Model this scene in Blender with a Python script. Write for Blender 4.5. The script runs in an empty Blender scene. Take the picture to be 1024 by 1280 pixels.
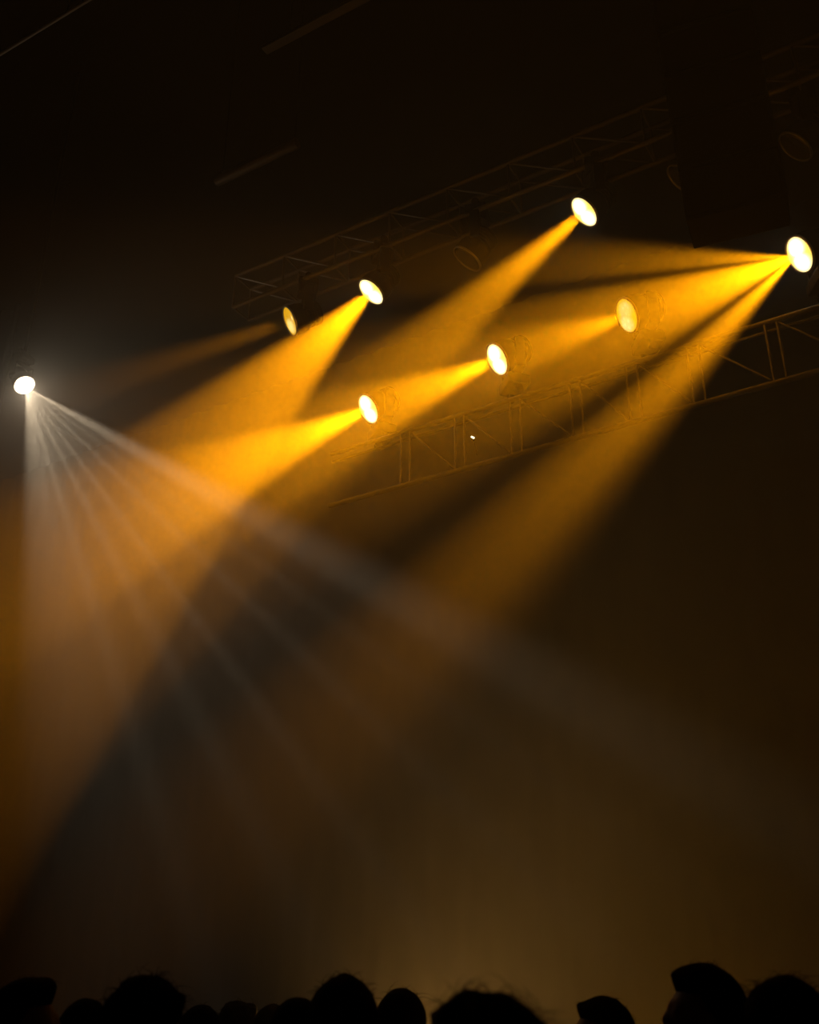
import bpy, bmesh, math, random
from mathutils import Vector, Matrix, noise

SC = bpy.context.scene
COL = SC.collection
PI = math.pi

# ------------------------------------------------------------------ camera
PITCH = math.radians(26.3)
FPX = 1337.0                                    # focal length in pixels of the 1024x1280 frame
CAM = Vector((0, 0, 1.6))
cd = bpy.data.cameras.new('camera')
cd.sensor_fit = 'VERTICAL'; cd.sensor_height = 36.0
cd.lens = FPX / 1280 * 36
cd.clip_end = 200
cd.dof.use_dof = True; cd.dof.focus_distance = 9.6; cd.dof.aperture_fstop = 3.5
cam = bpy.data.objects.new('camera', cd); COL.objects.link(cam)
cam.location = CAM
cam.rotation_euler = (PI / 2 + PITCH, 0, 0)
SC.camera = cam

# ------------------------------------------------------------------ world, exposure
w = bpy.data.worlds.new('dark_hall'); SC.world = w; w.use_nodes = True
w.node_tree.nodes['Background'].inputs[0].default_value = (0, 0, 0, 1)
w.node_tree.nodes['Background'].inputs[1].default_value = 0
SC.view_settings.view_transform = 'Standard'
SC.view_settings.look = 'None'
SC.view_settings.exposure = 0.0
SC.view_settings.gamma = 1.0
SC.view_settings.use_curve_mapping = False
SC.cycles.use_denoising = True
SC.cycles.volume_bounces = 0
SC.cycles.max_bounces = 6

HAZE_DENSITY = 0.07                              # over the stage
HAZE_V0, HAZE_V1, HAZE_THIN = 4.9, 7.0, 0.05
HAZE_G = 0.30
AMBER = (1.0, 0.325, 0.001)
WARM_WHITE = (1.0, 0.78, 0.52)

# ------------------------------------------------------------------ frames of reference
CR = Vector((1, 0, 0)); CF = Vector((0, math.cos(PITCH), math.sin(PITCH))); CU = Vector((0, -math.sin(PITCH), math.cos(PITCH)))
U = Vector((0.8607604, -0.50901035, 0))         # along the stage trusses, towards the near right
V = Vector((0.50901035, 0.8607604, 0))          # towards the back of the stage
Z = Vector((0, 0, 1))
STAGE_ROT = math.atan2(U.y, U.x)


def S(u, v, z):
    return U * u + V * v + Z * z


def ray(x, y):
    return ((x - 512) / FPX * CR + (640 - y) / FPX * CU + CF).normalized()


def at_z(x, y, z):                              # where the sight line meets a height
    d = ray(x, y); return CAM + d * ((z - CAM.z) / d.z)


def at_v(x, y, v):                              # where it meets an upstage plane
    d = ray(x, y); return CAM + d * (v / d.dot(V))


def at_d(x, y, dist):                           # where it meets a horizontal distance
    d = ray(x, y); return CAM + d * (dist / math.hypot(d.x, d.y))


# ------------------------------------------------------------------ spot lights and added fill
def spot(name, P, D, half_deg, power, color, blend=0.35, radius=0.08, profile=None, parent=None):
    """A spot  profile: [(angle, strength)] of the wheel of slots in front of the lamp."""
    ld = bpy.data.lights.new(name, 'SPOT')
    ld.energy = power; ld.color = color
    ld.spot_size = math.radians(2 * half_deg); ld.spot_blend = blend
    ld.shadow_soft_size = radius
    o = bpy.data.objects.new(name, ld); COL.objects.link(o)
    D = D.normalized()
    r = (CAM - P).normalized()
    w3 = (r.cross(D)).cross(r).normalized()
    X = D.cross(r).normalized()                 # spokes fan out across this axis
    if X.dot(CU) > 0: X = -X                    # positive angles run downwards
    Zl = -D; Yl = Zl.cross(X)
    m = Matrix((X, Yl, Zl)).transposed().to_4x4(); m.translation = P
    o.matrix_world = m
    if parent: 
        o.parent = parent; o.matrix_parent_inverse = parent.matrix_world.inverted(); o.matrix_world = m
    if profile:
        ld.use_nodes = True
        nt = ld.node_tree; n = nt.nodes; L = nt.links
        em = n.get('Emission') or n.new('ShaderNodeEmission')
        tc = n.new('ShaderNodeTexCoord')
        def dot(vec):
            d = n.new('ShaderNodeVectorMath'); d.operation = 'DOT_PRODUCT'
            L.new(tc.outputs['Normal'], d.inputs[0]); d.inputs[1].default_value = vec
            return d.outputs['Value']
        a = n.new('ShaderNodeMath'); a.operation = 'ARCTAN2'
        L.new(dot((1, 0, 0)), a.inputs[0])
        L.new(dot((w3.dot(X), w3.dot(Yl), w3.dot(Zl))), a.inputs[1])
        mr = n.new('ShaderNodeMapRange')
        mr.inputs['From Min'].default_value = math.radians(-60); mr.inputs['From Max'].default_value = math.radians(60)
        L.new(a.outputs[0], mr.inputs['Value'])
        cr = n.new('ShaderNodeValToRGB'); cr.color_ramp.interpolation = 'LINEAR'
        e = cr.color_ramp.elements
        while len(e) > 1: e.remove(e[-1])
        for i, (ang, val) in enumerate(profile):
            if i == 0: e[0].position = (ang + 60) / 120
            else: e.new((ang + 60) / 120)
        for k, (ang, val) in zip(e, profile): k.color = (val, val, val, 1)
        L.new(mr.outputs[0], cr.inputs[0])
        L.new(cr.outputs['Color'], em.inputs['Strength'])
    return o


def aim(P, img_deg, theta_deg):
    """Direction of a beam: img_deg below the horizontal (180 = to the left), theta_deg away from the line to the camera."""
    r = (CAM - P).normalized()
    ex = (CR - r * CR.dot(r)).normalized(); ey = (CU - r * CU.dot(r)).normalized()
    a = math.radians(img_deg); t = math.radians(theta_deg)
    wv = ex * math.cos(a) - ey * math.sin(a)
    return (r * math.cos(t) + wv * math.sin(t)).normalized()


# unseen spots added behind the crowd to make the low haze glow
def haze_fill(px, dist, z, power, color, half, tilt=(0, 0, 1)):
    b = at_d(px, 640, dist); P = Vector((b.x * 1.0, b.y, z))
    return spot('haze_fill', P, Vector(tilt), half, power, color, 1.0, 0.25)


haze_fill(540, 7.2, 0.5, 2400, (1.0, 0.47, 0.09), 29, (0, -0.74, 0.67))
haze_fill(740, 7.2, 0.4, 700, (1.0, 0.42, 0.035), 26, (0, -0.74, 0.67))
haze_fill(980, 7.2, 0.4, 1050, (1.0, 0.37, 0.015), 27, (0.1, -0.74, 0.67))









# ------------------------------------------------------------------ helpers
def mat(name, color, rough=0.6, metal=0.0, bump=None, spec=0.5):
    m = bpy.data.materials.new(name); m.use_nodes = True
    nt = m.node_tree; b = nt.nodes['Principled BSDF']
    b.inputs['Base Color'].default_value = (*color, 1)
    b.inputs['Roughness'].default_value = rough; b.inputs['Metallic'].default_value = metal
    b.inputs['Specular IOR Level'].default_value = spec
    if bump:
        sc, st, stretch = bump
        tc = nt.nodes.new('ShaderNodeTexCoord'); mp = nt.nodes.new('ShaderNodeMapping')
        mp.inputs['Scale'].default_value = stretch
        nz = nt.nodes.new('ShaderNodeTexNoise'); nz.inputs['Scale'].default_value = sc
        bp = nt.nodes.new('ShaderNodeBump'); bp.inputs['Strength'].default_value = st
        nt.links.new(tc.outputs['Object'], mp.inputs[0]); nt.links.new(mp.outputs[0], nz.inputs['Vector'])
        nt.links.new(nz.outputs['Fac'], bp.inputs['Height']); nt.links.new(bp.outputs[0], b.inputs['Normal'])
    return m


M = {
    'drape': mat('black_drape', (0.0006, 0.0006, 0.0005), 0.95, bump=(30, 0.3, (1, 1, 0.1)), spec=0.1),
    'ceiling': mat('black_ceiling', (0.004, 0.004, 0.004), 0.9, bump=(6, 0.2, (1, 1, 1)), spec=0.1),
    'floor': mat('dark_floor', (0.02, 0.017, 0.015), 0.5, bump=(12, 0.15, (1, 1, 1))),
    'truss': mat('truss_aluminium', (0.14, 0.128, 0.115), 0.5, 0.2, bump=(40, 0.1, (1, 1, 1))),
    'pipe': mat('painted_steel_pipe', (0.06, 0.052, 0.044), 0.5, 0.2, bump=(25, 0.1, (1, 1, 1))),
    'black': mat('black_lamp_housing', (0.005, 0.0045, 0.004), 0.7, bump=(60, 0.08, (1, 1, 1)), spec=0.15),
    'rim': mat('lens_rim_metal', (0.35, 0.32, 0.28), 0.35, 0.8),
    'cabinet': mat('black_cabinet', (0.0015, 0.0015, 0.0015), 0.9, bump=(90, 0.1, (1, 1, 1)), spec=0.04),
    'grille': mat('black_grille', (0.0012, 0.0012, 0.0012), 0.9, spec=0.04),
    'dead_lens': mat('unlit_lens_glass', (0.03, 0.028, 0.025), 0.12, 0.0),
    'skin': mat('skin', (0.30, 0.17, 0.11), 0.55, bump=(120, 0.05, (1, 1, 1))),
    'hair_dark': mat('dark_hair', (0.004, 0.0034, 0.003), 0.9, bump=(90, 0.3, (1, 1, 0.2)), spec=0.03),
    'hair_brown': mat('brown_hair', (0.008, 0.005, 0.0035), 0.9, bump=(90, 0.3, (1, 1, 0.2)), spec=0.03),
    'shirt': mat('dark_shirt', (0.012, 0.012, 0.015), 0.9, bump=(50, 0.2, (1, 1, 1)), spec=0.2),
    'trousers': mat('dark_trousers', (0.010, 0.011, 0.016), 0.9, bump=(60, 0.2, (1, 1, 1)), spec=0.2),
    'shoe': mat('black_shoe', (0.010, 0.009, 0.008), 0.5),
}


def lens_mat(name, color_edge, color_hot, s_edge, s_hot, hot=((0, 0.40, 1.0), (0, -0.42, 1.0)), cells=0.0):
    """A lit lens: yellow glass with hot reflector lobes and, if wanted, the cells of a honeycomb."""
    m = bpy.data.materials.new(name); m.use_nodes = True
    nt = m.node_tree; n = nt.nodes; L = nt.links
    b = n['Principled BSDF']; b.inputs['Base Color'].default_value = (0.02, 0.02, 0.02, 1); b.inputs['Roughness'].default_value = 0.2
    tc = n.new('ShaderNodeTexCoord'); acc = None
    for (hx, hy, amt) in hot:
        d = n.new('ShaderNodeVectorMath'); d.operation = 'DISTANCE'
        mp = n.new('ShaderNodeMapping'); mp.inputs['Scale'].default_value = (0.8 / LENS_R, 1.0 / LENS_R, 0)
        L.new(tc.outputs['Object'], mp.inputs[0]); L.new(mp.outputs[0], d.inputs[0]); d.inputs[1].default_value = (hx, hy, 0)
        mr = n.new('ShaderNodeMapRange'); mr.interpolation_type = 'SMOOTHSTEP'
        mr.inputs['From Min'].default_value = 0.72; mr.inputs['From Max'].default_value = 0.20
        mr.inputs['To Max'].default_value = amt
        L.new(d.outputs['Value'], mr.inputs['Value'])
        if acc is None: acc = mr.outputs[0]
        else:
            ad = n.new('ShaderNodeMath'); ad.operation = 'MAXIMUM'; L.new(acc, ad.inputs[0]); L.new(mr.outputs[0], ad.inputs[1]); acc = ad.outputs[0]
    if cells:
        vo = n.new('ShaderNodeTexVoronoi'); vo.inputs['Scale'].default_value = 7 / LENS_R * 0.5
        L.new(tc.outputs['Object'], vo.inputs['Vector'])
        mr = n.new('ShaderNodeMapRange'); mr.inputs['From Max'].default_value = 0.6
        mr.inputs['To Min'].default_value = 1.0; mr.inputs['To Max'].default_value = 1 - cells
        L.new(vo.outputs['Distance'], mr.inputs['Value'])
        mu = n.new('ShaderNodeMath'); mu.operation = 'MULTIPLY'; L.new(acc, mu.inputs[0]); L.new(mr.outputs[0], mu.inputs[1]); acc = mu.outputs[0]
    mx = n.new('ShaderNodeMix'); mx.data_type = 'RGBA'
    mx.inputs[6].default_value = tuple(c * s_edge for c in color_edge) + (1,)
    mx.inputs[7].default_value = tuple(c * s_hot for c in color_hot) + (1,)
    L.new(acc, mx.inputs[0])
    L.new(mx.outputs[2], b.inputs['Emission Color']); b.inputs['Emission Strength'].default_value = 1.0
    m.cycles.emission_sampling = 'NONE'         # the lamp's own light is its spot
    return m


LENS_R = 0.138
M['lens_hot'] = lens_mat('lit_lens', (1, 0.72, 0.12), (1, 0.95, 0.85), 1.4, 2.2)
M['lens_dim'] = lens_mat('lit_lens_honeycomb', (1, 0.55, 0.012), (1, 0.90, 0.40), 0.75, 1.05, ((0.15, -0.45, 1.0), (-0.05, 0.32, 0.55)), 0.45)
M['lens_weak'] = lens_mat('lit_lens_half', (0.9, 0.45, 0.01), (1, 0.80, 0.25), 0.9, 1.35, ((0.0, -0.35, 1.0),), 0.3)
M['lens_white'] = lens_mat('lit_lens_white', (1, 0.95, 0.85), (1, 1, 1), 6, 9, ((0, 0, 1.0),))
M['spark'] = lens_mat('indicator_glow', (1, 0.85, 0.4), (1, 0.9, 0.6), 2, 2)


def link(name, bm, m, parent=None, smooth=False):
    me = bpy.data.meshes.new(name); bm.normal_update(); bm.to_mesh(me); bm.free()
    me.materials.append(m)
    if smooth:
        for p in me.polygons: p.use_smooth = True
    o = bpy.data.objects.new(name, me); COL.objects.link(o)
    if parent: o.parent = parent
    return o


def smooth_by_angle(o, deg=40):
    me = o.data
    for p in me.polygons: p.use_smooth = True
    bm = bmesh.new(); bm.from_mesh(me)
    for e in bm.edges:
        if len(e.link_faces) == 2 and e.calc_face_angle(0) > math.radians(deg): e.smooth = False
    bm.to_mesh(me); bm.free()


def tag(o, label, cat, group=None):
    o['label'] = label; o['category'] = cat
    if group: o['group'] = group
    return o


def structure(o):
    o['kind'] = 'structure'; return o


def empty(name, loc, rotz=0.0):
    o = bpy.data.objects.new(name, None); COL.objects.link(o)
    o.empty_display_size = 0.1
    o.location = loc; o.rotation_euler = (0, 0, rotz); return o


def add_box(bm, c, size, rot=None, bevel=0.0):
    r = bmesh.ops.create_cube(bm, size=1.0)
    vs = r['verts']
    for v in vs: v.co = Vector((v.co.x * size[0], v.co.y * size[1], v.co.z * size[2]))
    if bevel:
        es = list({e for v in vs for e in v.link_edges})
        rb = bmesh.ops.bevel(bm, geom=es, offset=bevel, segments=2, affect='EDGES', profile=0.6)
        vs = list({v for f in rb['faces'] for v in f.verts} | {v for v in vs if v.is_valid})
    mt = Matrix.Translation(Vector(c)) @ (rot.to_4x4() if rot else Matrix())
    for v in vs: v.co = mt @ v.co


def add_tube(bm, a, b, r, seg=10, r2=None):
    a = Vector(a); b = Vector(b); d = b - a; L = d.length
    rr = bmesh.ops.create_cone(bm, cap_ends=True, segments=seg, radius1=r, radius2=r if r2 is None else r2, depth=L)
    mt = Matrix.Translation((a + b) / 2) @ d.to_track_quat('Z', 'Y').to_matrix().to_4x4()
    for v in rr['verts']: v.co = mt @ v.co


def add_path(bm, pts, r, seg=6, taper=False):
    pts = [Vector(p) for p in pts]; rings = []
    for i, p in enumerate(pts):
        t = (pts[min(i + 1, len(pts) - 1)] - pts[max(i - 1, 0)]).normalized()
        q = t.to_track_quat('Z', 'Y').to_matrix()
        k = r * (1 - 0.92 * i / (len(pts) - 1)) if taper else r
        rings.append([bm.verts.new(p + q @ Vector((math.cos(2 * PI * j / seg) * k, math.sin(2 * PI * j / seg) * k, 0))) for j in range(seg)])
    for a, b in zip(rings, rings[1:]):
        for j in range(seg): bm.faces.new((a[j], a[(j + 1) % seg], b[(j + 1) % seg], b[j]))
    bm.faces.new(list(reversed(rings[0]))); bm.faces.new(rings[-1])


def add_lathe(bm, prof, seg=40):                # prof: (radius, height) along +Z
    rings = []
    for (r, z) in prof:
        rings.append([bm.verts.new((0, 0, z))] if r < 1e-6 else
                     [bm.verts.new((r * math.cos(2 * PI * j / seg), r * math.sin(2 * PI * j / seg), z)) for j in range(seg)])
    for a, b in zip(rings, rings[1:]):
        for j in range(seg):
            k = (j + 1) % seg
            if len(a) == 1 and len(b) == 1: continue
            if len(a) == 1: bm.faces.new((a[0], b[k], b[j]))
            elif len(b) == 1: bm.faces.new((a[j], a[k], b[0]))
            else: bm.faces.new((a[j], a[k], b[k], b[j]))
    bmesh.ops.recalc_face_normals(bm, faces=bm.faces)


def copy_tree(o, parent=None):
    c = o.copy(); COL.objects.link(c)
    if parent: c.parent = parent
    for ch in list(o.children): copy_tree(ch, c)
    return c


def child(root, name):
    return next(c for c in root.children if c.name.split('.')[0] == name)


# ------------------------------------------------------------------ the hall
U0, U1, V0, V1, H = -19.0, 9.0, -6.0, 14.0, 13.0


def slab(name, u0, u1, v0, v1, z0, z1, m):
    bm = bmesh.new()
    add_box(bm, ((u0 + u1) / 2, (v0 + v1) / 2, (z0 + z1) / 2), (u1 - u0, v1 - v0, z1 - z0))
    o = link(name, bm, m); o.rotation_euler.z = STAGE_ROT
    return structure(o)


slab('floor', U0, U1, V0, V1, -0.2, 0, M['floor'])
slab('ceiling', U0, U1, V0, V1, H, H + 0.2, M['ceiling'])
slab('wall_left', U0 - 0.2, U0, V0, V1, 0, H, M['drape'])
slab('wall_right', U1, U1 + 0.2, V0, V1, 0, H, M['drape'])
slab('wall_front', U0, U1, V0 - 0.2, V0, 0, H, M['drape'])
slab('wall_back', U0, U1, V1, V1 + 0.2, 0, H, M['drape'])


def curtain(name, u0, u1, v, z0, z1, pleat=0.25, depth=0.09, seed=1):
    random.seed(seed); bm = bmesh.new()
    n = int((u1 - u0) / pleat * 8); nz = 10
    rows = []
    for k in range(nz + 1):
        z = z0 + (z1 - z0) * k / nz; row = []
        for i in range(n + 1):
            u = u0 + (u1 - u0) * i / n
            ph = u / pleat * 2 * PI + 1.3 * noise.noise(Vector((u * 0.8, k * 0.15, seed)))
            row.append(bm.verts.new((u, v + depth * math.sin(ph) * (0.75 + 0.25 * math.cos(k * 0.4)), z)))
        rows.append(row)
    for a, b in zip(rows, rows[1:]):
        for i in range(n): bm.faces.new((a[i], a[i + 1], b[i + 1], b[i]))
    o = link(name, bm, M['drape'], smooth=True)
    s = o.modifiers.new('thickness', 'SOLIDIFY'); s.thickness = 0.012
    o.rotation_euler.z = STAGE_ROT
    return o


edge = at_v(55, 240, 9.4)
tag(curtain('stage_curtain', edge.dot(U) - 5.0, edge.dot(U), 9.4, 0.0, 12.9, 0.34, 0.10, 3),
    'black pleated stage curtain hanging at the far left edge', 'curtain')
tag(curtain('stage_backdrop', U0 + 0.3, U1 - 0.3, V1 - 0.35, 0.0, 12.9, 0.5, 0.06, 5),
    'wide black backdrop curtain closing off the back of the stage', 'backdrop curtain')

# haze that fills the hall
bm = bmesh.new()
add_box(bm, ((U0 + U1) / 2, (V0 + V1) / 2, H / 2), (U1 - U0 - 0.02, V1 - V0 - 0.02, H - 0.02))
mh = bpy.data.materials.new('stage_haze'); mh.use_nodes = True
nt = mh.node_tree; nt.nodes.remove(nt.nodes['Principled BSDF'])
vs = nt.nodes.new('ShaderNodeVolumeScatter'); vs.inputs['Density'].default_value = HAZE_DENSITY
vs.inputs['Anisotropy'].default_value = HAZE_G; vs.inputs['Color'].default_value = (1, 1, 1, 1)
ge = nt.nodes.new('ShaderNodeNewGeometry'); dt = nt.nodes.new('ShaderNodeVectorMath'); dt.operation = 'DOT_PRODUCT'
dt.inputs[1].default_value = V
nt.links.new(ge.outputs['Position'], dt.inputs[0])
mr = nt.nodes.new('ShaderNodeMapRange'); mr.interpolation_type = 'SMOOTHSTEP'        # thick over the stage, thinning out over the crowd
mr.inputs['From Min'].default_value = HAZE_V0; mr.inputs['From Max'].default_value = HAZE_V1
mr.inputs['To Min'].default_value = HAZE_DENSITY * HAZE_THIN; mr.inputs['To Max'].default_value = HAZE_DENSITY
nt.links.new(dt.outputs['Value'], mr.inputs['Value'])
sx_ = nt.nodes.new('ShaderNodeSeparateXYZ'); nt.links.new(ge.outputs['Position'], sx_.inputs[0])
mz = nt.nodes.new('ShaderNodeMapRange'); mz.interpolation_type = 'SMOOTHSTEP'        # and lying thicker under the roof
mz.inputs['From Min'].default_value = 1.5; mz.inputs['From Max'].default_value = 6.0
mz.inputs['To Min'].default_value = 0.42; mz.inputs['To Max'].default_value = 1.0
nt.links.new(sx_.outputs['Z'], mz.inputs['Value'])
mm = nt.nodes.new('ShaderNodeMath'); mm.operation = 'MULTIPLY'
mt_ = nt.nodes.new('ShaderNodeMapRange'); mt_.interpolation_type = 'SMOOTHSTEP'       # density cut under the ceiling, shaped to keep the top dark
mt_.inputs['From Min'].default_value = 8.0; mt_.inputs['From Max'].default_value = 10.6
mt_.inputs['To Min'].default_value = 1.0; mt_.inputs['To Max'].default_value = 0.06
nt.links.new(sx_.outputs['Z'], mt_.inputs['Value'])
m2 = nt.nodes.new('ShaderNodeMath'); m2.operation = 'MULTIPLY'
nt.links.new(mz.outputs[0], m2.inputs[0]); nt.links.new(mt_.outputs[0], m2.inputs[1])
nt.links.new(mr.outputs[0], mm.inputs[0]); nt.links.new(m2.outputs[0], mm.inputs[1])
nt.links.new(mm.outputs[0], vs.inputs['Density'])
nt.links.new(vs.outputs[0], nt.nodes['Material Output'].inputs['Volume'])
hz = link('haze', bm, mh); hz.rotation_euler.z = STAGE_ROT
hz['kind'] = 'stuff'; hz['label'] = 'thin stage haze filling the dark hall and showing the beams'; hz['category'] = 'haze'


# ------------------------------------------------------------------ trusses
def truss_root(name, label):
    o = empty(name, (0, 0, 0), STAGE_ROT); return tag(o, label, 'truss', None)


UZ, UV = 8.35, 6.75                              # bottom front chord of the upper truss
UD, UH = 0.26, 0.40
tu = truss_root('box_truss', 'long dark box truss with rails sloping across the upper right')
TU0 = -6.1                                       # its left end
tu.location = S(TU0, UV, UZ)
LEN = U1 - U0; TLEN = U1 - TU0


def bar(name, root, pts, r, m, seg=10):
    bm = bmesh.new()
    for a, b in pts: add_tube(bm, a, b, r, seg)
    return link(name, bm, m, root, smooth=False)


for (dv, dz) in ((0, 0), (0, UH), (UD, 0), (UD, UH)):
    bar('chord', tu, [((0, dv, dz), (TLEN, dv, dz))], 0.024, M['truss'], 12)
nb = int(TLEN / 0.62); st = TLEN / nb
for i in range(nb):
    if i * st > 9.0: break                       # bays within sight
    a = i * st; b = a + st
    bar('web', tu, [((a, 0, 0), (a, 0, UH)), ((a, UD, 0), (a, UD, UH)), ((a, 0, 0), (a, UD, 0)), ((a, 0, UH), (a, UD, UH)),
                    ((a, 0, UH), (b, 0, 0)), ((a, UD, UH), (b, UD, 0))], 0.011, M['truss'], 6)

LZ, LV, LH = 6.40, 6.97, 0.53                    # top chord of the lower truss
tl = truss_root('ladder_truss', 'dark flat ladder truss with paired posts crossing the middle right')
tl.location = S(U0, LV, LZ)
TL0 = at_v(415, 545, LV).dot(U) - U0           # its left end
bar('chord', tl, [((TL0, 0, 0), (LEN, 0, 0))], 0.020, M['truss'], 12)
bar('chord', tl, [((TL0, 0.03, -0.065), (LEN, 0.03, -0.065))], 0.014, M['truss'], 12)
bar('chord', tl, [((TL0, 0, -LH), (LEN, 0, -LH))], 0.022, M['truss'], 12)
# paired posts where the photo shows the joints
pu = [at_v(x, y, LV).dot(U) - U0 for x, y in ((968, 430), (870, 465), (792, 488), (721, 512), (645, 535), (575, 555))]
pu = [pu[0] + (pu[0] - pu[1])] + pu
while pu[-1] > TL0 + 1.2: pu.append(pu[-1] - (pu[-3] - pu[-2]))
for i, u in enumerate(pu):
    for du in (-0.045, 0.045):
        bar('post', tl, [((u + du, 0, -LH), (u + du, 0, 0))], 0.010, M['truss'], 8)
    if i + 1 < len(pu):
        bar('diagonal', tl, [((pu[i + 1] + 0.06, 0, -0.03), (u - 0.06, 0, -LH + 0.03))], 0.009, M['truss'], 6)

# tiny pilot light on the lower truss
P = at_v(591, 547, LV - 0.03)
pl = empty('pilot_light', P, STAGE_ROT)
tag(pl, 'tiny glowing pilot light among the bars of the ladder truss', 'pilot light')
bm = bmesh.new(); add_box(bm, (0, 0.02, 0), (0.035, 0.035, 0.03), bevel=0.004); add_tube(bm, (0, 0.03, 0), (0.02, 0.03, -LH * 0.3), 0.006, 6)
link('housing', bm, M['black'], pl)
bm = bmesh.new(); add_tube(bm, (-0.012, 0.0, 0.012), (0.014, -0.004, -0.010), 0.0085, 10)
link('bulb', bm, M['spark'], pl)

# ------------------------------------------------------------------ bars under the ceiling
def ceiling_bar(name, label, p0, p1, z, r, kind):
    a = at_z(*p0, z); b = at_z(*p1, z)
    v = (a.dot(V) + b.dot(V)) / 2; ua, ub = a.dot(U), b.dot(U)
    o = empty(name, S(ua, v, z), STAGE_ROT); L = ub - ua
    tag(o, label, kind)
    return o, L


o, L = ceiling_bar('ceiling_pipe', 'thin pale pipe under the ceiling in the top left corner', (-60, 104), (112, 0), 10.6, 0.02, 'pipe')
L += 2.5
bm = bmesh.new(); add_tube(bm, (0, 0, 0), (L, 0, 0), 0.016, 12); link('pipe', bm, M['truss'], o)
for k in range(4):
    x = L * (k + 0.5) / 4
    bm = bmesh.new(); add_tube(bm, (x, 0, 0), (x, 0, H - 10.6), 0.006, 8); link('hanger', bm, M['black'], o)

o, L = ceiling_bar('ceiling_beam', 'dim brown bar under the ceiling left of the top centre', (330, 62), (450, 0), 10.4, 0.04, 'beam')
L += 2.0
bm = bmesh.new(); add_box(bm, (L / 2, 0, 0), (L, 0.09, 0.05), bevel=0.008); link('bar', bm, M['pipe'], o)
for k in range(3):
    x = L * (k + 0.3) / 3
    bm = bmesh.new(); add_tube(bm, (x, 0, 0.02), (x, 0, H - 10.4), 0.006, 8); link('hanger', bm, M['black'], o)

o, L = ceiling_bar('strip_fixture', 'short unlit strip fixture hanging over the upper left of the stage', (272, 228), (374, 181), 9.6, 0.05, 'light fixture')
bm = bmesh.new(); add_box(bm, (L / 2, 0.0, 0.075), (L * 0.86, 0.06, 0.035), bevel=0.006); link('back_rail', bm, M['pipe'], o)
bm = bmesh.new(); add_tube(bm, (0, -0.02, 0), (L, -0.02, 0), 0.052, 20); link('tube', bm, M['pipe'], o, smooth=True); smooth_by_angle(o.children[-1])
for x in (L * 0.05, L * 0.95):
    bm = bmesh.new(); add_box(bm, (x, 0, 0.05), (0.03, 0.10, 0.11), bevel=0.005); link('bracket', bm, M['pipe'], o)
    bm = bmesh.new(); add_tube(bm, (x, 0, 0.1), (x, 0, H - 9.6), 0.005, 8); link('hanger', bm, M['black'], o)

# ------------------------------------------------------------------ hanging loudspeaker column
cb = at_d(921, 262, 5.6)                         # bottom middle of the column
hl = empty('hanging_loudspeaker', (cb.x, cb.y, cb.z), 0.0)
to_cam = math.atan2(-cb.x, cb.y)
hl.rotation_euler.z = to_cam
tag(hl, 'tall black loudspeaker column hanging in front of the upper truss at right', 'loudspeaker')
CW = 0.625; n_box = 9; bh = 0.36
z = 0.0; y = 0.0; tilt = math.radians(12)
for k in range(n_box):
    t = tilt * (1 - k / (n_box - 1))
    R = Matrix.Rotation(t, 3, 'X')
    c = Vector((0, y, z)) + R @ Vector((0, 0.2, bh / 2))
    bm = bmesh.new(); add_box(bm, c, (CW, 0.42, bh - 0.012), R, 0.012)
    cabo = link('cabinet', bm, M['cabinet'], hl)
    bm = bmesh.new(); add_box(bm, c + R @ Vector((0, -0.214, 0)), (CW - 0.05, 0.012, bh - 0.05), R, 0.004)
    g = link('grille', bm, M['grille'], cabo)
    stp = R @ Vector((0, 0, bh)); y += stp.y; z += stp.z
bm = bmesh.new(); add_box(bm, (0, y + 0.2, z + 0.03), (CW * 0.9, 0.5, 0.05), None, 0.01); link('flying_frame', bm, M['black'], hl)
bm = bmesh.new()
top = H - cb.z
for sx in (-1, 1): add_tube(bm, (sx * 0.2, y + 0.2, z + 0.04), (sx * 0.05, y + 0.2, top), 0.01, 8)
link('chain', bm, M['black'], hl)

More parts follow.
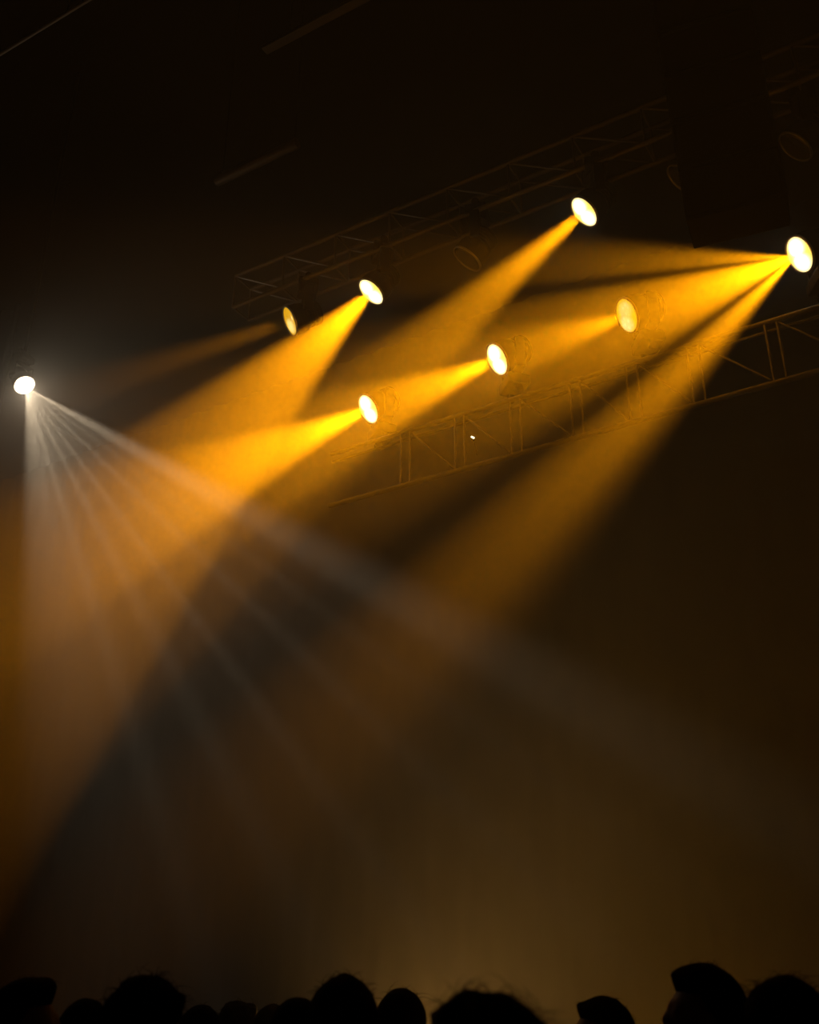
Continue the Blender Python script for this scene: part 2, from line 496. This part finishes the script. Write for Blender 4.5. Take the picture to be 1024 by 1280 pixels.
# ------------------------------------------------------------------ moving-head lamps
def make_lamp():
    """Root at the mounting face, yoke hanging down -Z; the head pivots at (0,0,-PIV) and looks along its local -Z."""
    root = empty('stage_lamp', (0, 0, 0))
    bm = bmesh.new(); add_box(bm, (0, 0, -0.065), (0.26, 0.20, 0.10), bevel=0.02); link('base', bm, M['black'], root)
    for sx in (-1, 1):
        bm = bmesh.new(); add_box(bm, (sx * 0.09, 0, 0.0), (0.035, 0.06, 0.05), bevel=0.006); add_tube(bm, (sx * 0.09 - 0.018, 0, 0.025), (sx * 0.09 + 0.018, 0, 0.025), 0.036, 16)
        link('clamp', bm, M['black'], root)
    bm = bmesh.new(); add_tube(bm, (0, 0, -0.12), (0, 0, -0.145), 0.08, 20)
    add_box(bm, (0, 0, -0.16), (0.37, 0.09, 0.03), bevel=0.01)
    for sx in (-1, 1): add_box(bm, (sx * 0.172, 0, -0.30), (0.026, 0.09, 0.30), bevel=0.01); add_tube(bm, (sx * 0.14, 0, -PIV), (sx * 0.188, 0, -PIV), 0.035, 16)
    link('yoke', bm, M['black'], root)
    bm = bmesh.new()
    prof = [(0, 0.155), (0.06, 0.153), (0.095, 0.145), (0.115, 0.132)]
    for k in range(5):
        zz = 0.12 - k * 0.028; prof += [(0.122, zz), (0.122, zz - 0.012), (0.112, zz - 0.014), (0.112, zz - 0.026)]
    prof += [(0.140, -0.03), (0.150, -0.08), (0.152, -0.165), (0.150, -0.178), (0.143, -0.178), (0.141, -0.150), (0.10, -0.145), (0, -0.145)]
    add_lathe(bm, prof, 48)
    head = link('head', bm, M['black'], root); smooth_by_angle(head)
    head.location = (0, 0, -PIV)
    bm = bmesh.new()
    add_lathe(bm, [(0.1395, -0.172), (0.1395, -0.181), (0.1535, -0.181), (0.1535, -0.166)], 48)
    link('lens_rim', bm, M['rim'], head, smooth=True)
    bm = bmesh.new()
    add_lathe(bm, [(LENS_R, -0.168), (LENS_R, -0.174), (LENS_R * 0.8, -0.181), (LENS_R * 0.5, -0.186), (LENS_R * 0.2, -0.1885), (0, -0.189)], 48)
    link('lens', bm, M['lens_hot'], head, smooth=True)
    return root


PIV = 0.40
LENS_OFF = 0.189
proto = make_lamp()
first = [True]


def place_lamp(px, py, zl, img_deg, theta, up, label, group, lens, k=1.0):
    P = at_z(px, py, zl)
    D = aim(P, img_deg, theta)
    piv = P - D * LENS_OFF * k
    root = proto if first[0] else copy_tree(proto); first[0] = False
    pan = math.atan2(D.x, -D.y)                 # tilt axis square to the throw
    sgn = 1 if up else -1                       # standing on the truss, or hanging from it
    root.location = piv - Z * (PIV * sgn * k)
    root.rotation_euler = (PI if up else 0, 0, pan); root.scale = (k, k, k)
    hd = child(root, 'head')
    r = (CAM - P).normalized()
    Xm = D.cross(r).normalized(); Zl = -D; Yl = -Xm
    # lens Y axis runs along the long axis of its ellipse
    if Yl.dot(CU) < 0: Yl = -Yl
    Xl = Yl.cross(Zl)
    m = Matrix((Xl, Yl, Zl)).transposed().to_4x4(); m.translation = piv
    rw = Matrix.LocRotScale(root.location, root.rotation_euler, None)
    piv_local = rw.inverted() @ piv / k
    loc = rw.inverted() @ m
    hd.matrix_parent_inverse = Matrix(); hd.location = piv_local; hd.rotation_euler = loc.to_euler()
    ln = child(hd, 'lens')
    ln.material_slots[0].link = 'OBJECT'; ln.material_slots[0].material = lens
    tag(root, label, 'stage lamp', group)
    return root, P, D


def halo_fill(P, D, power, color):
    """Added point light that makes a halo in the haze around a lens."""
    ld = bpy.data.lights.new('halo_fill_light', 'POINT'); ld.energy = power; ld.color = color; ld.shadow_soft_size = 0.05
    o = bpy.data.objects.new('halo_fill_light', ld); COL.objects.link(o); o.location = P + D * 0.07
    return o


def beam(P, D, half, power, blend=0.3, radius=0.085, profile=None, color=AMBER):
    return spot('beam_light', P + D * 0.03, D, half, power, color, blend, radius, profile)


K = 0.085
GL, GU = 'lit lamps standing along the ladder truss', 'lamps hanging along the box truss'
LAMPS = [
    # px, py, z, img, theta, up, half, kW, blend, radius, profile, lens, label
    (998, 319, 6.9, 180 - 26, 54, True, 28, 43, 0.30, 0.012,
     [(-36, 0.0), (-33, 0.12), (-29, 0.38), (-26, 0.42), (-22, 0.34), (-19.6, 0.07), (-18.4, 0.07), (-15, 0.65), (-8, 1.0), (0, 0.9), (6, 0.60), (11.5, 0.09), (13.5, 0.07), (17, 0.45), (21, 0.75), (25, 0.72), (29, 0.28), (34, 0.0)],
     'lens_hot', 'lit amber stage lamp nearest the right edge, throwing a split fan of beams', GL),
    (782, 395, 6.9, 180 - 19, 57, True, 12, 26, 0.12, 0.05, [(-16, .9), (-4, .9), (0, .75), (4, 1), (16, .9)],
     'lens_dim', 'dim honeycombed amber stage lamp, second from the right on the ladder truss', GL),
    (620, 450, 6.9, 180 - 23, 57, True, 12, 62, 0.25, 0.05, None,
     'lens_hot', 'lit amber stage lamp on the ladder truss just above the tiny pilot light', GL),
    (459, 512, 6.9, 180 - 24, 57, True, 12, 90, 0.25, 0.05, None,
     'lens_hot', 'lit amber stage lamp farthest left on the ladder truss, lowest of the amber lamps', GL),
    (729, 266, 7.9, 180 - 40, 57, False, 8, 88, 0.2, 0.05, [(-10, .9), (-2, 1), (0, .85), (2, 1), (10, .9)],
     'lens_hot', 'lit amber stage lamp hanging highest of the lit ones, left of the black loudspeaker column', GU),
    (463, 366, 7.9, 180 - 44, 57, False, 13.5, 90, 0.15, 0.05, None,
     'lens_hot', 'lit amber stage lamp hanging directly right of the smallest lit lamp', GU),
    (361, 402, 7.9, 180 - 18, 70, False, 5.5, 15, 0.3, 0.07, None,
     'lens_weak', 'smallest, dimmest lit amber lamp seen nearly edge-on with a faint beam', GU),
    (993, 185, 7.9, 180 - 50, 62, False, 0, 0, 0, 0, None, 'dead_lens', 'unlit stage lamp hanging above the bright lamp at the right edge', GU),
    (852, 225, 7.9, 180 - 50, 62, False, 0, 0, 0, 0, None, 'dead_lens', 'unlit stage lamp half hidden by the left side of the loudspeaker column', GU),
    (583, 325, 7.9, 180 - 50, 66, False, 0, 0, 0, 0, None, 'dead_lens', 'unlit stage lamp hanging between the two brighter lit lamps of the box truss', GU),
]
for (px, py, zl, img, th, up, half, kw, bl, rad, prof, ln, label, grp) in LAMPS:
    root, P, D = place_lamp(px, py, zl, img, th, up, label, grp, M[ln])
    if kw:
        beam(P, D, half, kw * 1000 * K, bl, rad, prof)

# the white lamp at the left end of the box truss
wz = 1.6 + 6.3 * 6.45 / 6.24
root, P, D = place_lamp(31, 482, wz, 59, 40, False,
                        'white stage lamp at the far left above its fan of pale rays', None, M['lens_white'], 0.78)
top_z = H - root.location.z
bm = bmesh.new(); add_tube(bm, (0, 0, -0.02), (0, 0, top_z / 0.78), 0.028, 14)
link('drop_pipe', bm, M['black'], root)
beam(P, D, 21.5, 10.8 * 1000 * K, 0.25, 0.012,
     [(-44, 0), (-38, 0.28), (-34.5, 0.8), (-32, 1.1), (-28, 0.95), (-25.5, 0.30), (-23, 0.2), (-21.5, 0.32), (-19.5, 0.2), (-16, 0.2), (-14, 0.36), (-12, 0.2), (-6, 0.2),
      (-4, 0.40), (-2, 0.24), (2, 0.24), (5, 0.44), (8, 0.28), (12, 0.34), (15, 0.6), (18, 0.46), (21, 0.6), (31, 0.75), (33.5, 0.7), (34.5, 0)],
     WARM_WHITE)
halo_fill(P + D * 0.03, D, 0.34 * 1000 * K, WARM_WHITE)  # point light added for the glow around the white lamp

# ------------------------------------------------------------------ the crowd
def mesh_of(o):
    dg = bpy.context.evaluated_depsgraph_get()
    me = bpy.data.meshes.new_from_object(o.evaluated_get(dg))
    return me


def skinned(name, verts, edges, radii, sub=1, root=0):
    me = bpy.data.meshes.new(name); me.from_pydata(verts, edges, [])
    o = bpy.data.objects.new(name, me); COL.objects.link(o)
    o.modifiers.new('skin', 'SKIN')
    if not me.skin_vertices: bpy.context.view_layer.update()
    lay = me.skin_vertices[0].data if me.skin_vertices else None
    for i, r in enumerate(radii):
        lay[i].radius = r if isinstance(r, tuple) else (r, r)
        lay[i].use_root = (i == root)
    s = o.modifiers.new('sub', 'SUBSURF'); s.levels = sub; s.render_levels = sub
    me2 = mesh_of(o); bpy.data.objects.remove(o); return me2


class Graph:
    def __init__(g): g.v = []; g.e = []; g.r = []
    def add(g, p, r, prev=None):
        g.v.append(p); g.r.append(r)
        if prev is not None: g.e.append((prev, len(g.v) - 1))
        return len(g.v) - 1


def body_graph():
    g = Graph()
    pel = g.add((0, 0, 0.95), (0.155, 0.115))
    wai = g.add((0, 0.0, 1.10), (0.135, 0.10), pel)
    che = g.add((0, 0.0, 1.28), (0.155, 0.115), wai)
    upp = g.add((0, -0.01, 1.42), (0.11, 0.085), che)
    nek = g.add((0, 0.0, 1.505), (0.058, 0.060), upp)
    g.add((0, 0.015, 1.60), (0.056, 0.058), nek)
    for s in (-1, 1):
        sh = g.add((s * 0.175, -0.01, 1.405), 0.062, upp)
        el = g.add((s * 0.225, -0.03, 1.11), 0.043, sh)
        wr = g.add((s * 0.235, 0.05, 0.87), 0.029, el)
        pa = g.add((s * 0.232, 0.065, 0.80), (0.020, 0.036), wr)
        for k, (dy, ln) in enumerate(((0.033, 0.078), (0.011, 0.088), (-0.011, 0.082), (-0.032, 0.064))):
            a = g.add((s * 0.231, 0.068 + dy, 0.762), 0.0095, pa)
            b = g.add((s * 0.225, 0.074 + dy, 0.762 - ln * 0.5), 0.0088, a)
            g.add((s * 0.212, 0.080 + dy, 0.762 - ln * 0.95), 0.0075, b)
        t = g.add((s * 0.222, 0.108, 0.80), 0.011, pa)
        t2 = g.add((s * 0.210, 0.124, 0.765), 0.0095, t); g.add((s * 0.203, 0.126, 0.738), 0.008, t2)
        hp = g.add((s * 0.095, 0, 0.88), 0.088, pel)
        kn = g.add((s * 0.105, 0.015, 0.50), 0.058, hp)
        an = g.add((s * 0.110, -0.02, 0.10), 0.038, kn)
        g.add((s * 0.125, 0.13, 0.035), (0.042, 0.030), an)
    return g


def head_point(d):
    """Surface of a head around its middle for the unit direction d (face towards +Y)."""
    x, y, z = d
    p = Vector((x * 0.076, y * 0.097, z * 0.122))
    if p.z < 0: 
        k = min(1, -p.z / 0.122)
        p.x *= 1 - 0.34 * k ** 1.6
        if p.y < 0: p.y *= 1 - 0.32 * k               # nape
        else: p.y *= 1 - 0.10 * k
    if y > 0.2:
        fx = math.exp(-(p.x / 0.018) ** 2); wide = math.exp(-(p.x / 0.042) ** 2)
        p.y += 0.024 * fx * math.exp(-((p.z + 0.030) / 0.017) ** 2)                 # nose tip
        p.y += 0.010 * fx * math.exp(-((p.z + 0.006) / 0.020) ** 2)                 # bridge
        p.y += 0.007 * wide * math.exp(-((p.z - 0.022) / 0.012) ** 2)               # brow
        p.y += 0.007 * math.exp(-(p.x / 0.026) ** 2) * (math.exp(-((p.z + 0.060) / 0.006) ** 2) + math.exp(-((p.z + 0.074) / 0.006) ** 2))   # lips
        p.y += 0.013 * math.exp(-(p.x / 0.026) ** 2) * math.exp(-((p.z + 0.100) / 0.014) ** 2)   # chin
        for s in (-1, 1):
            p.y -= 0.012 * math.exp(-((p.x - s * 0.032) / 0.016) ** 2 - ((p.z - 0.004) / 0.011) ** 2)   # eye sockets
    return p


HEAD_C = Vector((0, 0.022, 1.665))


def tilt_of(deg):
    c = Vector((0, -0.005, 1.56))
    return Matrix.Translation(c) @ Matrix.Rotation(math.radians(deg), 4, 'X') @ Matrix.Translation(-c)


def make_body(tilt=0):
    T = tilt_of(tilt)
    g = body_graph()
    me = skinned('body', g.v, g.e, g.r, 2)
    bm = bmesh.new(); bm.from_mesh(me)
    r = bmesh.ops.create_icosphere(bm, subdivisions=5, radius=1.0)
    for v in r['verts']: v.co = T @ (HEAD_C + head_point(v.co.normalized()) * 0.965)
    for s in (-1, 1):
        r = bmesh.ops.create_uvsphere(bm, u_segments=16, v_segments=10, radius=1.0)       # ears
        rot = Matrix.Rotation(s * 0.35, 3, 'Z')
        for v in r['verts']:
            v.co = T @ (HEAD_C + Vector((s * 0.078, -0.008, -0.012)) + rot @ Vector((v.co.x * 0.011, v.co.y * 0.019, v.co.z * 0.031)))
        r = bmesh.ops.create_uvsphere(bm, u_segments=12, v_segments=8, radius=0.0125)     # eyes
        for v in r['verts']: v.co = T @ (v.co + HEAD_C + Vector((s * 0.032, 0.076, 0.004)))
    me2 = bpy.data.meshes.new('body'); bm.to_mesh(me2); bm.free()
    o = bpy.data.objects.new('tmp', me2); COL.objects.link(o)
    rm = o.modifiers.new('remesh', 'REMESH'); rm.mode = 'VOXEL'; rm.voxel_size = 0.0075
    sm = o.modifiers.new('smooth', 'SMOOTH'); sm.factor = 0.5; sm.iterations = 2
    out = mesh_of(o); bpy.data.objects.remove(o); out.name = 'body'
    for p in out.polygons: p.use_smooth = True
    out.materials.clear(); out.materials.append(M['skin'])
    return out


def make_shirt():
    g = Graph()
    z0 = g.add((0, 0, 0.80), (0.180, 0.140)); a = g.add((0, 0, 0.92), (0.176, 0.136), z0); b = g.add((0, 0, 1.10), (0.158, 0.122), a); c = g.add((0, 0, 1.28), (0.172, 0.132), b)
    d = g.add((0, -0.01, 1.425), (0.118, 0.095), c); g.add((0, -0.004, 1.475), (0.074, 0.074), d)
    for s in (-1, 1):
        sh = g.add((s * 0.178, -0.01, 1.405), 0.076, d); g.add((s * 0.222, -0.03, 1.13), 0.058, sh)
    me = skinned('shirt', g.v, g.e, g.r, 2)
    for p in me.polygons: p.use_smooth = True
    me.materials.clear(); me.materials.append(M['shirt']); return me


def make_trousers():
    g = Graph()
    w0 = g.add((0, 0, 1.10), (0.150, 0.112)); a = g.add((0, 0, 0.95), (0.160, 0.122), w0)
    for s in (-1, 1):
        h = g.add((s * 0.095, 0, 0.86), 0.100, a); k = g.add((s * 0.105, 0.012, 0.50), 0.074, h); g.add((s * 0.110, -0.015, 0.10), 0.062, k)
    me = skinned('trousers', g.v, g.e, g.r, 2)
    for p in me.polygons: p.use_smooth = True
    me.materials.clear(); me.materials.append(M['trousers']); return me


def make_shoe(s):
    bm = bmesh.new(); r = bmesh.ops.create_uvsphere(bm, u_segments=24, v_segments=14, radius=1.0)
    for v in r['verts']:
        x, y, z = v.co
        v.co = Vector((s * 0.118 + x * 0.050, 0.055 + y * 0.145, max(0.0, 0.045 + z * (0.060 if y < 0 else 0.045))))
    me = bpy.data.meshes.new('shoe'); bm.to_mesh(me); bm.free()
    for p in me.polygons: p.use_smooth = True
    me.materials.append(M['shoe']); return me


def make_hair(seed, m, grow=0.02, rough=0.006, front=0.0, lift=0.0, wide=1.0, wisps=60, wisp_len=0.03, bumps=(), length=0.0, skew=0.0, tilt=0):
    """Hair as a shell over the skull with strands: front = quiff pushed forward over the brow, lift = height on top."""
    rnd = random.Random(seed); off = Vector((seed * 3.1, seed * 1.7, 0))
    bm = bmesh.new(); bmesh.ops.create_icosphere(bm, subdivisions=5, radius=1.0)

    def shell(d):
        p = head_point(d)
        hairline = 0.62 - 0.02 if d.y > 0.3 else 0.62 - (0.3 - d.y) * 1.1     # height of the hairline along the side
        face = max(0.0, min(1.0, (hairline - d.z) / 0.16))
        if d.y < -0.35: face = max(0.0, min(1.0, (-0.62 - length - d.z) / 0.2))
        n = noise.noise(d * 3.2 + off) * 0.6 + noise.noise(d * 9 + off) * 0.3 + noise.noise(d * 22 + off) * 0.15
        up = max(0.0, d.z)
        g = grow * (0.75 + 0.25 * up) + rough * n + lift * up ** 2 * (0.75 + 0.5 * max(0, d.y))
        q = p + d * g
        q.x *= 1 + (wide - 1) * min(1, 0.4 + up)
        if front and d.y > 0.1 and d.z > 0.3:
            w_ = math.exp(-((d.z - 0.74) / 0.26) ** 2) * min(1, (d.y - 0.1) / 0.5)
            q.y += front * 0.45 * w_; q.z += front * 0.7 * w_
        for (bd, amt, wd) in bumps:
            q += d * amt * math.exp(-((d - Vector(bd).normalized()).length / wd) ** 2)
        q.z += skew * q.x * up
        return q.lerp(p - d * 0.008, face), face

    for v in list(bm.verts):
        d = v.co.normalized(); v.co = shell(d)[0]
    made = 0; tries = 0
    while made < wisps and tries < wisps * 20:
        tries += 1
        d = Vector((rnd.gauss(0, 1), rnd.gauss(-0.1, 1), abs(rnd.gauss(0.4, 0.8)))).normalized()
        q, face = shell(d)
        if face > 0.05: continue
        t = Vector((rnd.gauss(0, 1), rnd.gauss(0, 1), rnd.gauss(0, 0.5))); t = (t - d * t.dot(d)).normalized()
        ln = wisp_len * rnd.uniform(0.5, 1.4)
        add_path(bm, [q - d * 0.004, q + d * ln * 0.22 + t * ln * 0.3, q + d * ln * 0.36 + t * ln * 0.7, q + d * ln * 0.34 + t * ln * 1.1], 0.0011, 4, True)
        made += 1
    T = tilt_of(tilt)
    for v in bm.verts: v.co = T @ (v.co + HEAD_C)
    me = bpy.data.meshes.new('hair'); bm.normal_update(); bm.verts.index_update(); bm.to_mesh(me); bm.free()
    for p in me.polygons: p.use_smooth = True
    me.materials.append(m); me['tilt'] = tilt; return me


BODIES = {t: make_body(t) for t in (0, 14)}      # level heads, and heads tipped back to look up
SHIRT, TROUSERS = make_shirt(), make_trousers()
SHOES = [make_shoe(-1), make_shoe(1)]


def person(px, top, dist, yaw, hair, label, tip=0.0):
    """px, top: where the crown shows; dist: metres from the viewer; yaw: 0 faces the stage straight ahead, 90 faces left."""
    P = at_d(px, top, dist)
    hz_ = max(v.co.z for v in hair.vertices[:2562])
    k = P.z / hz_
    root = empty('person', (P.x, P.y, 0), math.radians(yaw)); root.scale = (min(k * 1.0, 1.06),) * 2 + (k,)
    tag(root, label, 'person', 'crowd in front of the stage')
    for name, me in (('body', BODIES[hair['tilt']]), ('shirt', SHIRT), ('trousers', TROUSERS), ('shoe', SHOES[0]), ('shoe', SHOES[1]), ('hair', hair)):
        o = bpy.data.objects.new(name, me); COL.objects.link(o); o.parent = root
    return k


HD, HB = M['hair_dark'], M['hair_brown']
CROWD = [
    (42, 1221, 3.6, -80, make_hair(1, HD, 0.022, 0.005, 0.012, 0.004, 1.0, 30, 0.02, [((0.0, 0.75, 0.75), 0.010, 0.3)], tilt=14),
     'person at the far left with flat-topped hair and a quiff jutting to the right'),
    (108, 1247, 3.8, 5, make_hair(2, HD, 0.026, 0.004, 0, 0.004, 1.0, 30, 0.015),
     'person with a low round head just left of the big bushy head'),
    (178, 1217, 2.9, -20, make_hair(3, HD, 0.030, 0.012, 0, 0.012, 1.06, 160, 0.04, [((0.8, 0.2, 0.55), 0.014, 0.35)]),
     'person with big bushy dark hair, left of the centre of the crowd'),
    (251, 1255, 4.5, 0, make_hair(4, HD, 0.026, 0.006, 0, 0.006, 1.0, 30, 0.02),
     'person with the smallest head, just right of the big bushy head'),
    (298, 1250, 5.2, 10, make_hair(5, HD, 0.022, 0.012, 0, 0.008, 1.05, 80, 0.03, [((0.62, 0, 0.78), 0.022, 0.25), ((-0.35, 0.2, 0.9), 0.012, 0.25), ((0.15, 0.2, 0.95), -0.006, 0.2)]),
     'person with lumpy tied-up hair and a tuft on the right'),
    (341, 1254, 4.9, 0, make_hair(6, HB, 0.026, 0.004, 0, 0.004, 1.0, 20, 0.015),
     'person with brownish hair, faint in the haze behind two darker heads'),
    (375, 1246, 3.7, 25, make_hair(7, HD, 0.026, 0.004, 0, 0.006, 1.0, 20, 0.015),
     'person half hidden behind the left side of the big round head with a tuft'),
    (430, 1215, 2.85, 0, make_hair(8, HD, 0.020, 0.006, 0, 0.002, 1.06, 110, 0.03, [((0.06, 0.0, 1), 0.006, 0.14)]),
     'person with a big round head and a small tuft on the crown'),
    (500, 1234, 4.15, -10, make_hair(9, HB, 0.026, 0.004, 0, 0.008, 1.02, 40, 0.045),
     'person with a smooth round head and stray wisps, right of the tufted head'),
    (596, 1235, 1.70, 78, make_hair(10, HD, 0.034, 0.014, 0.010, 0.002, 1.05, 180, 0.045, tilt=14),
     'person with a broad head of tousled hair, widest in the crowd'),
    (747, 1244, 3.75, 82, make_hair(11, HD, 0.020, 0.004, 0.0, 0.0, 1.0, 60, 0.022, [((0, 0.80, 0.60), 0.012, 0.22)], tilt=14),
     'person in profile facing left, short hair with a small upright quiff, standing alone'),
    (870, 1203, 3.3, 84, make_hair(12, HD, 0.024, 0.004, 0.004, 0.002, 1.0, 60, 0.025, [((0, 0.78, 0.62), 0.008, 0.3), ((0, -0.8, 0.4), 0.008, 0.5)], tilt=14),
     'tallest person, in profile facing left with swept-forward hair'),
    (982, 1217, 2.75, 10, make_hair(13, HD, 0.030, 0.008, 0, 0.010, 1.10, 160, 0.035),
     'person with thick rounded hair at the right edge behind the tallest person'),
]
for args in CROWD: person(*args)
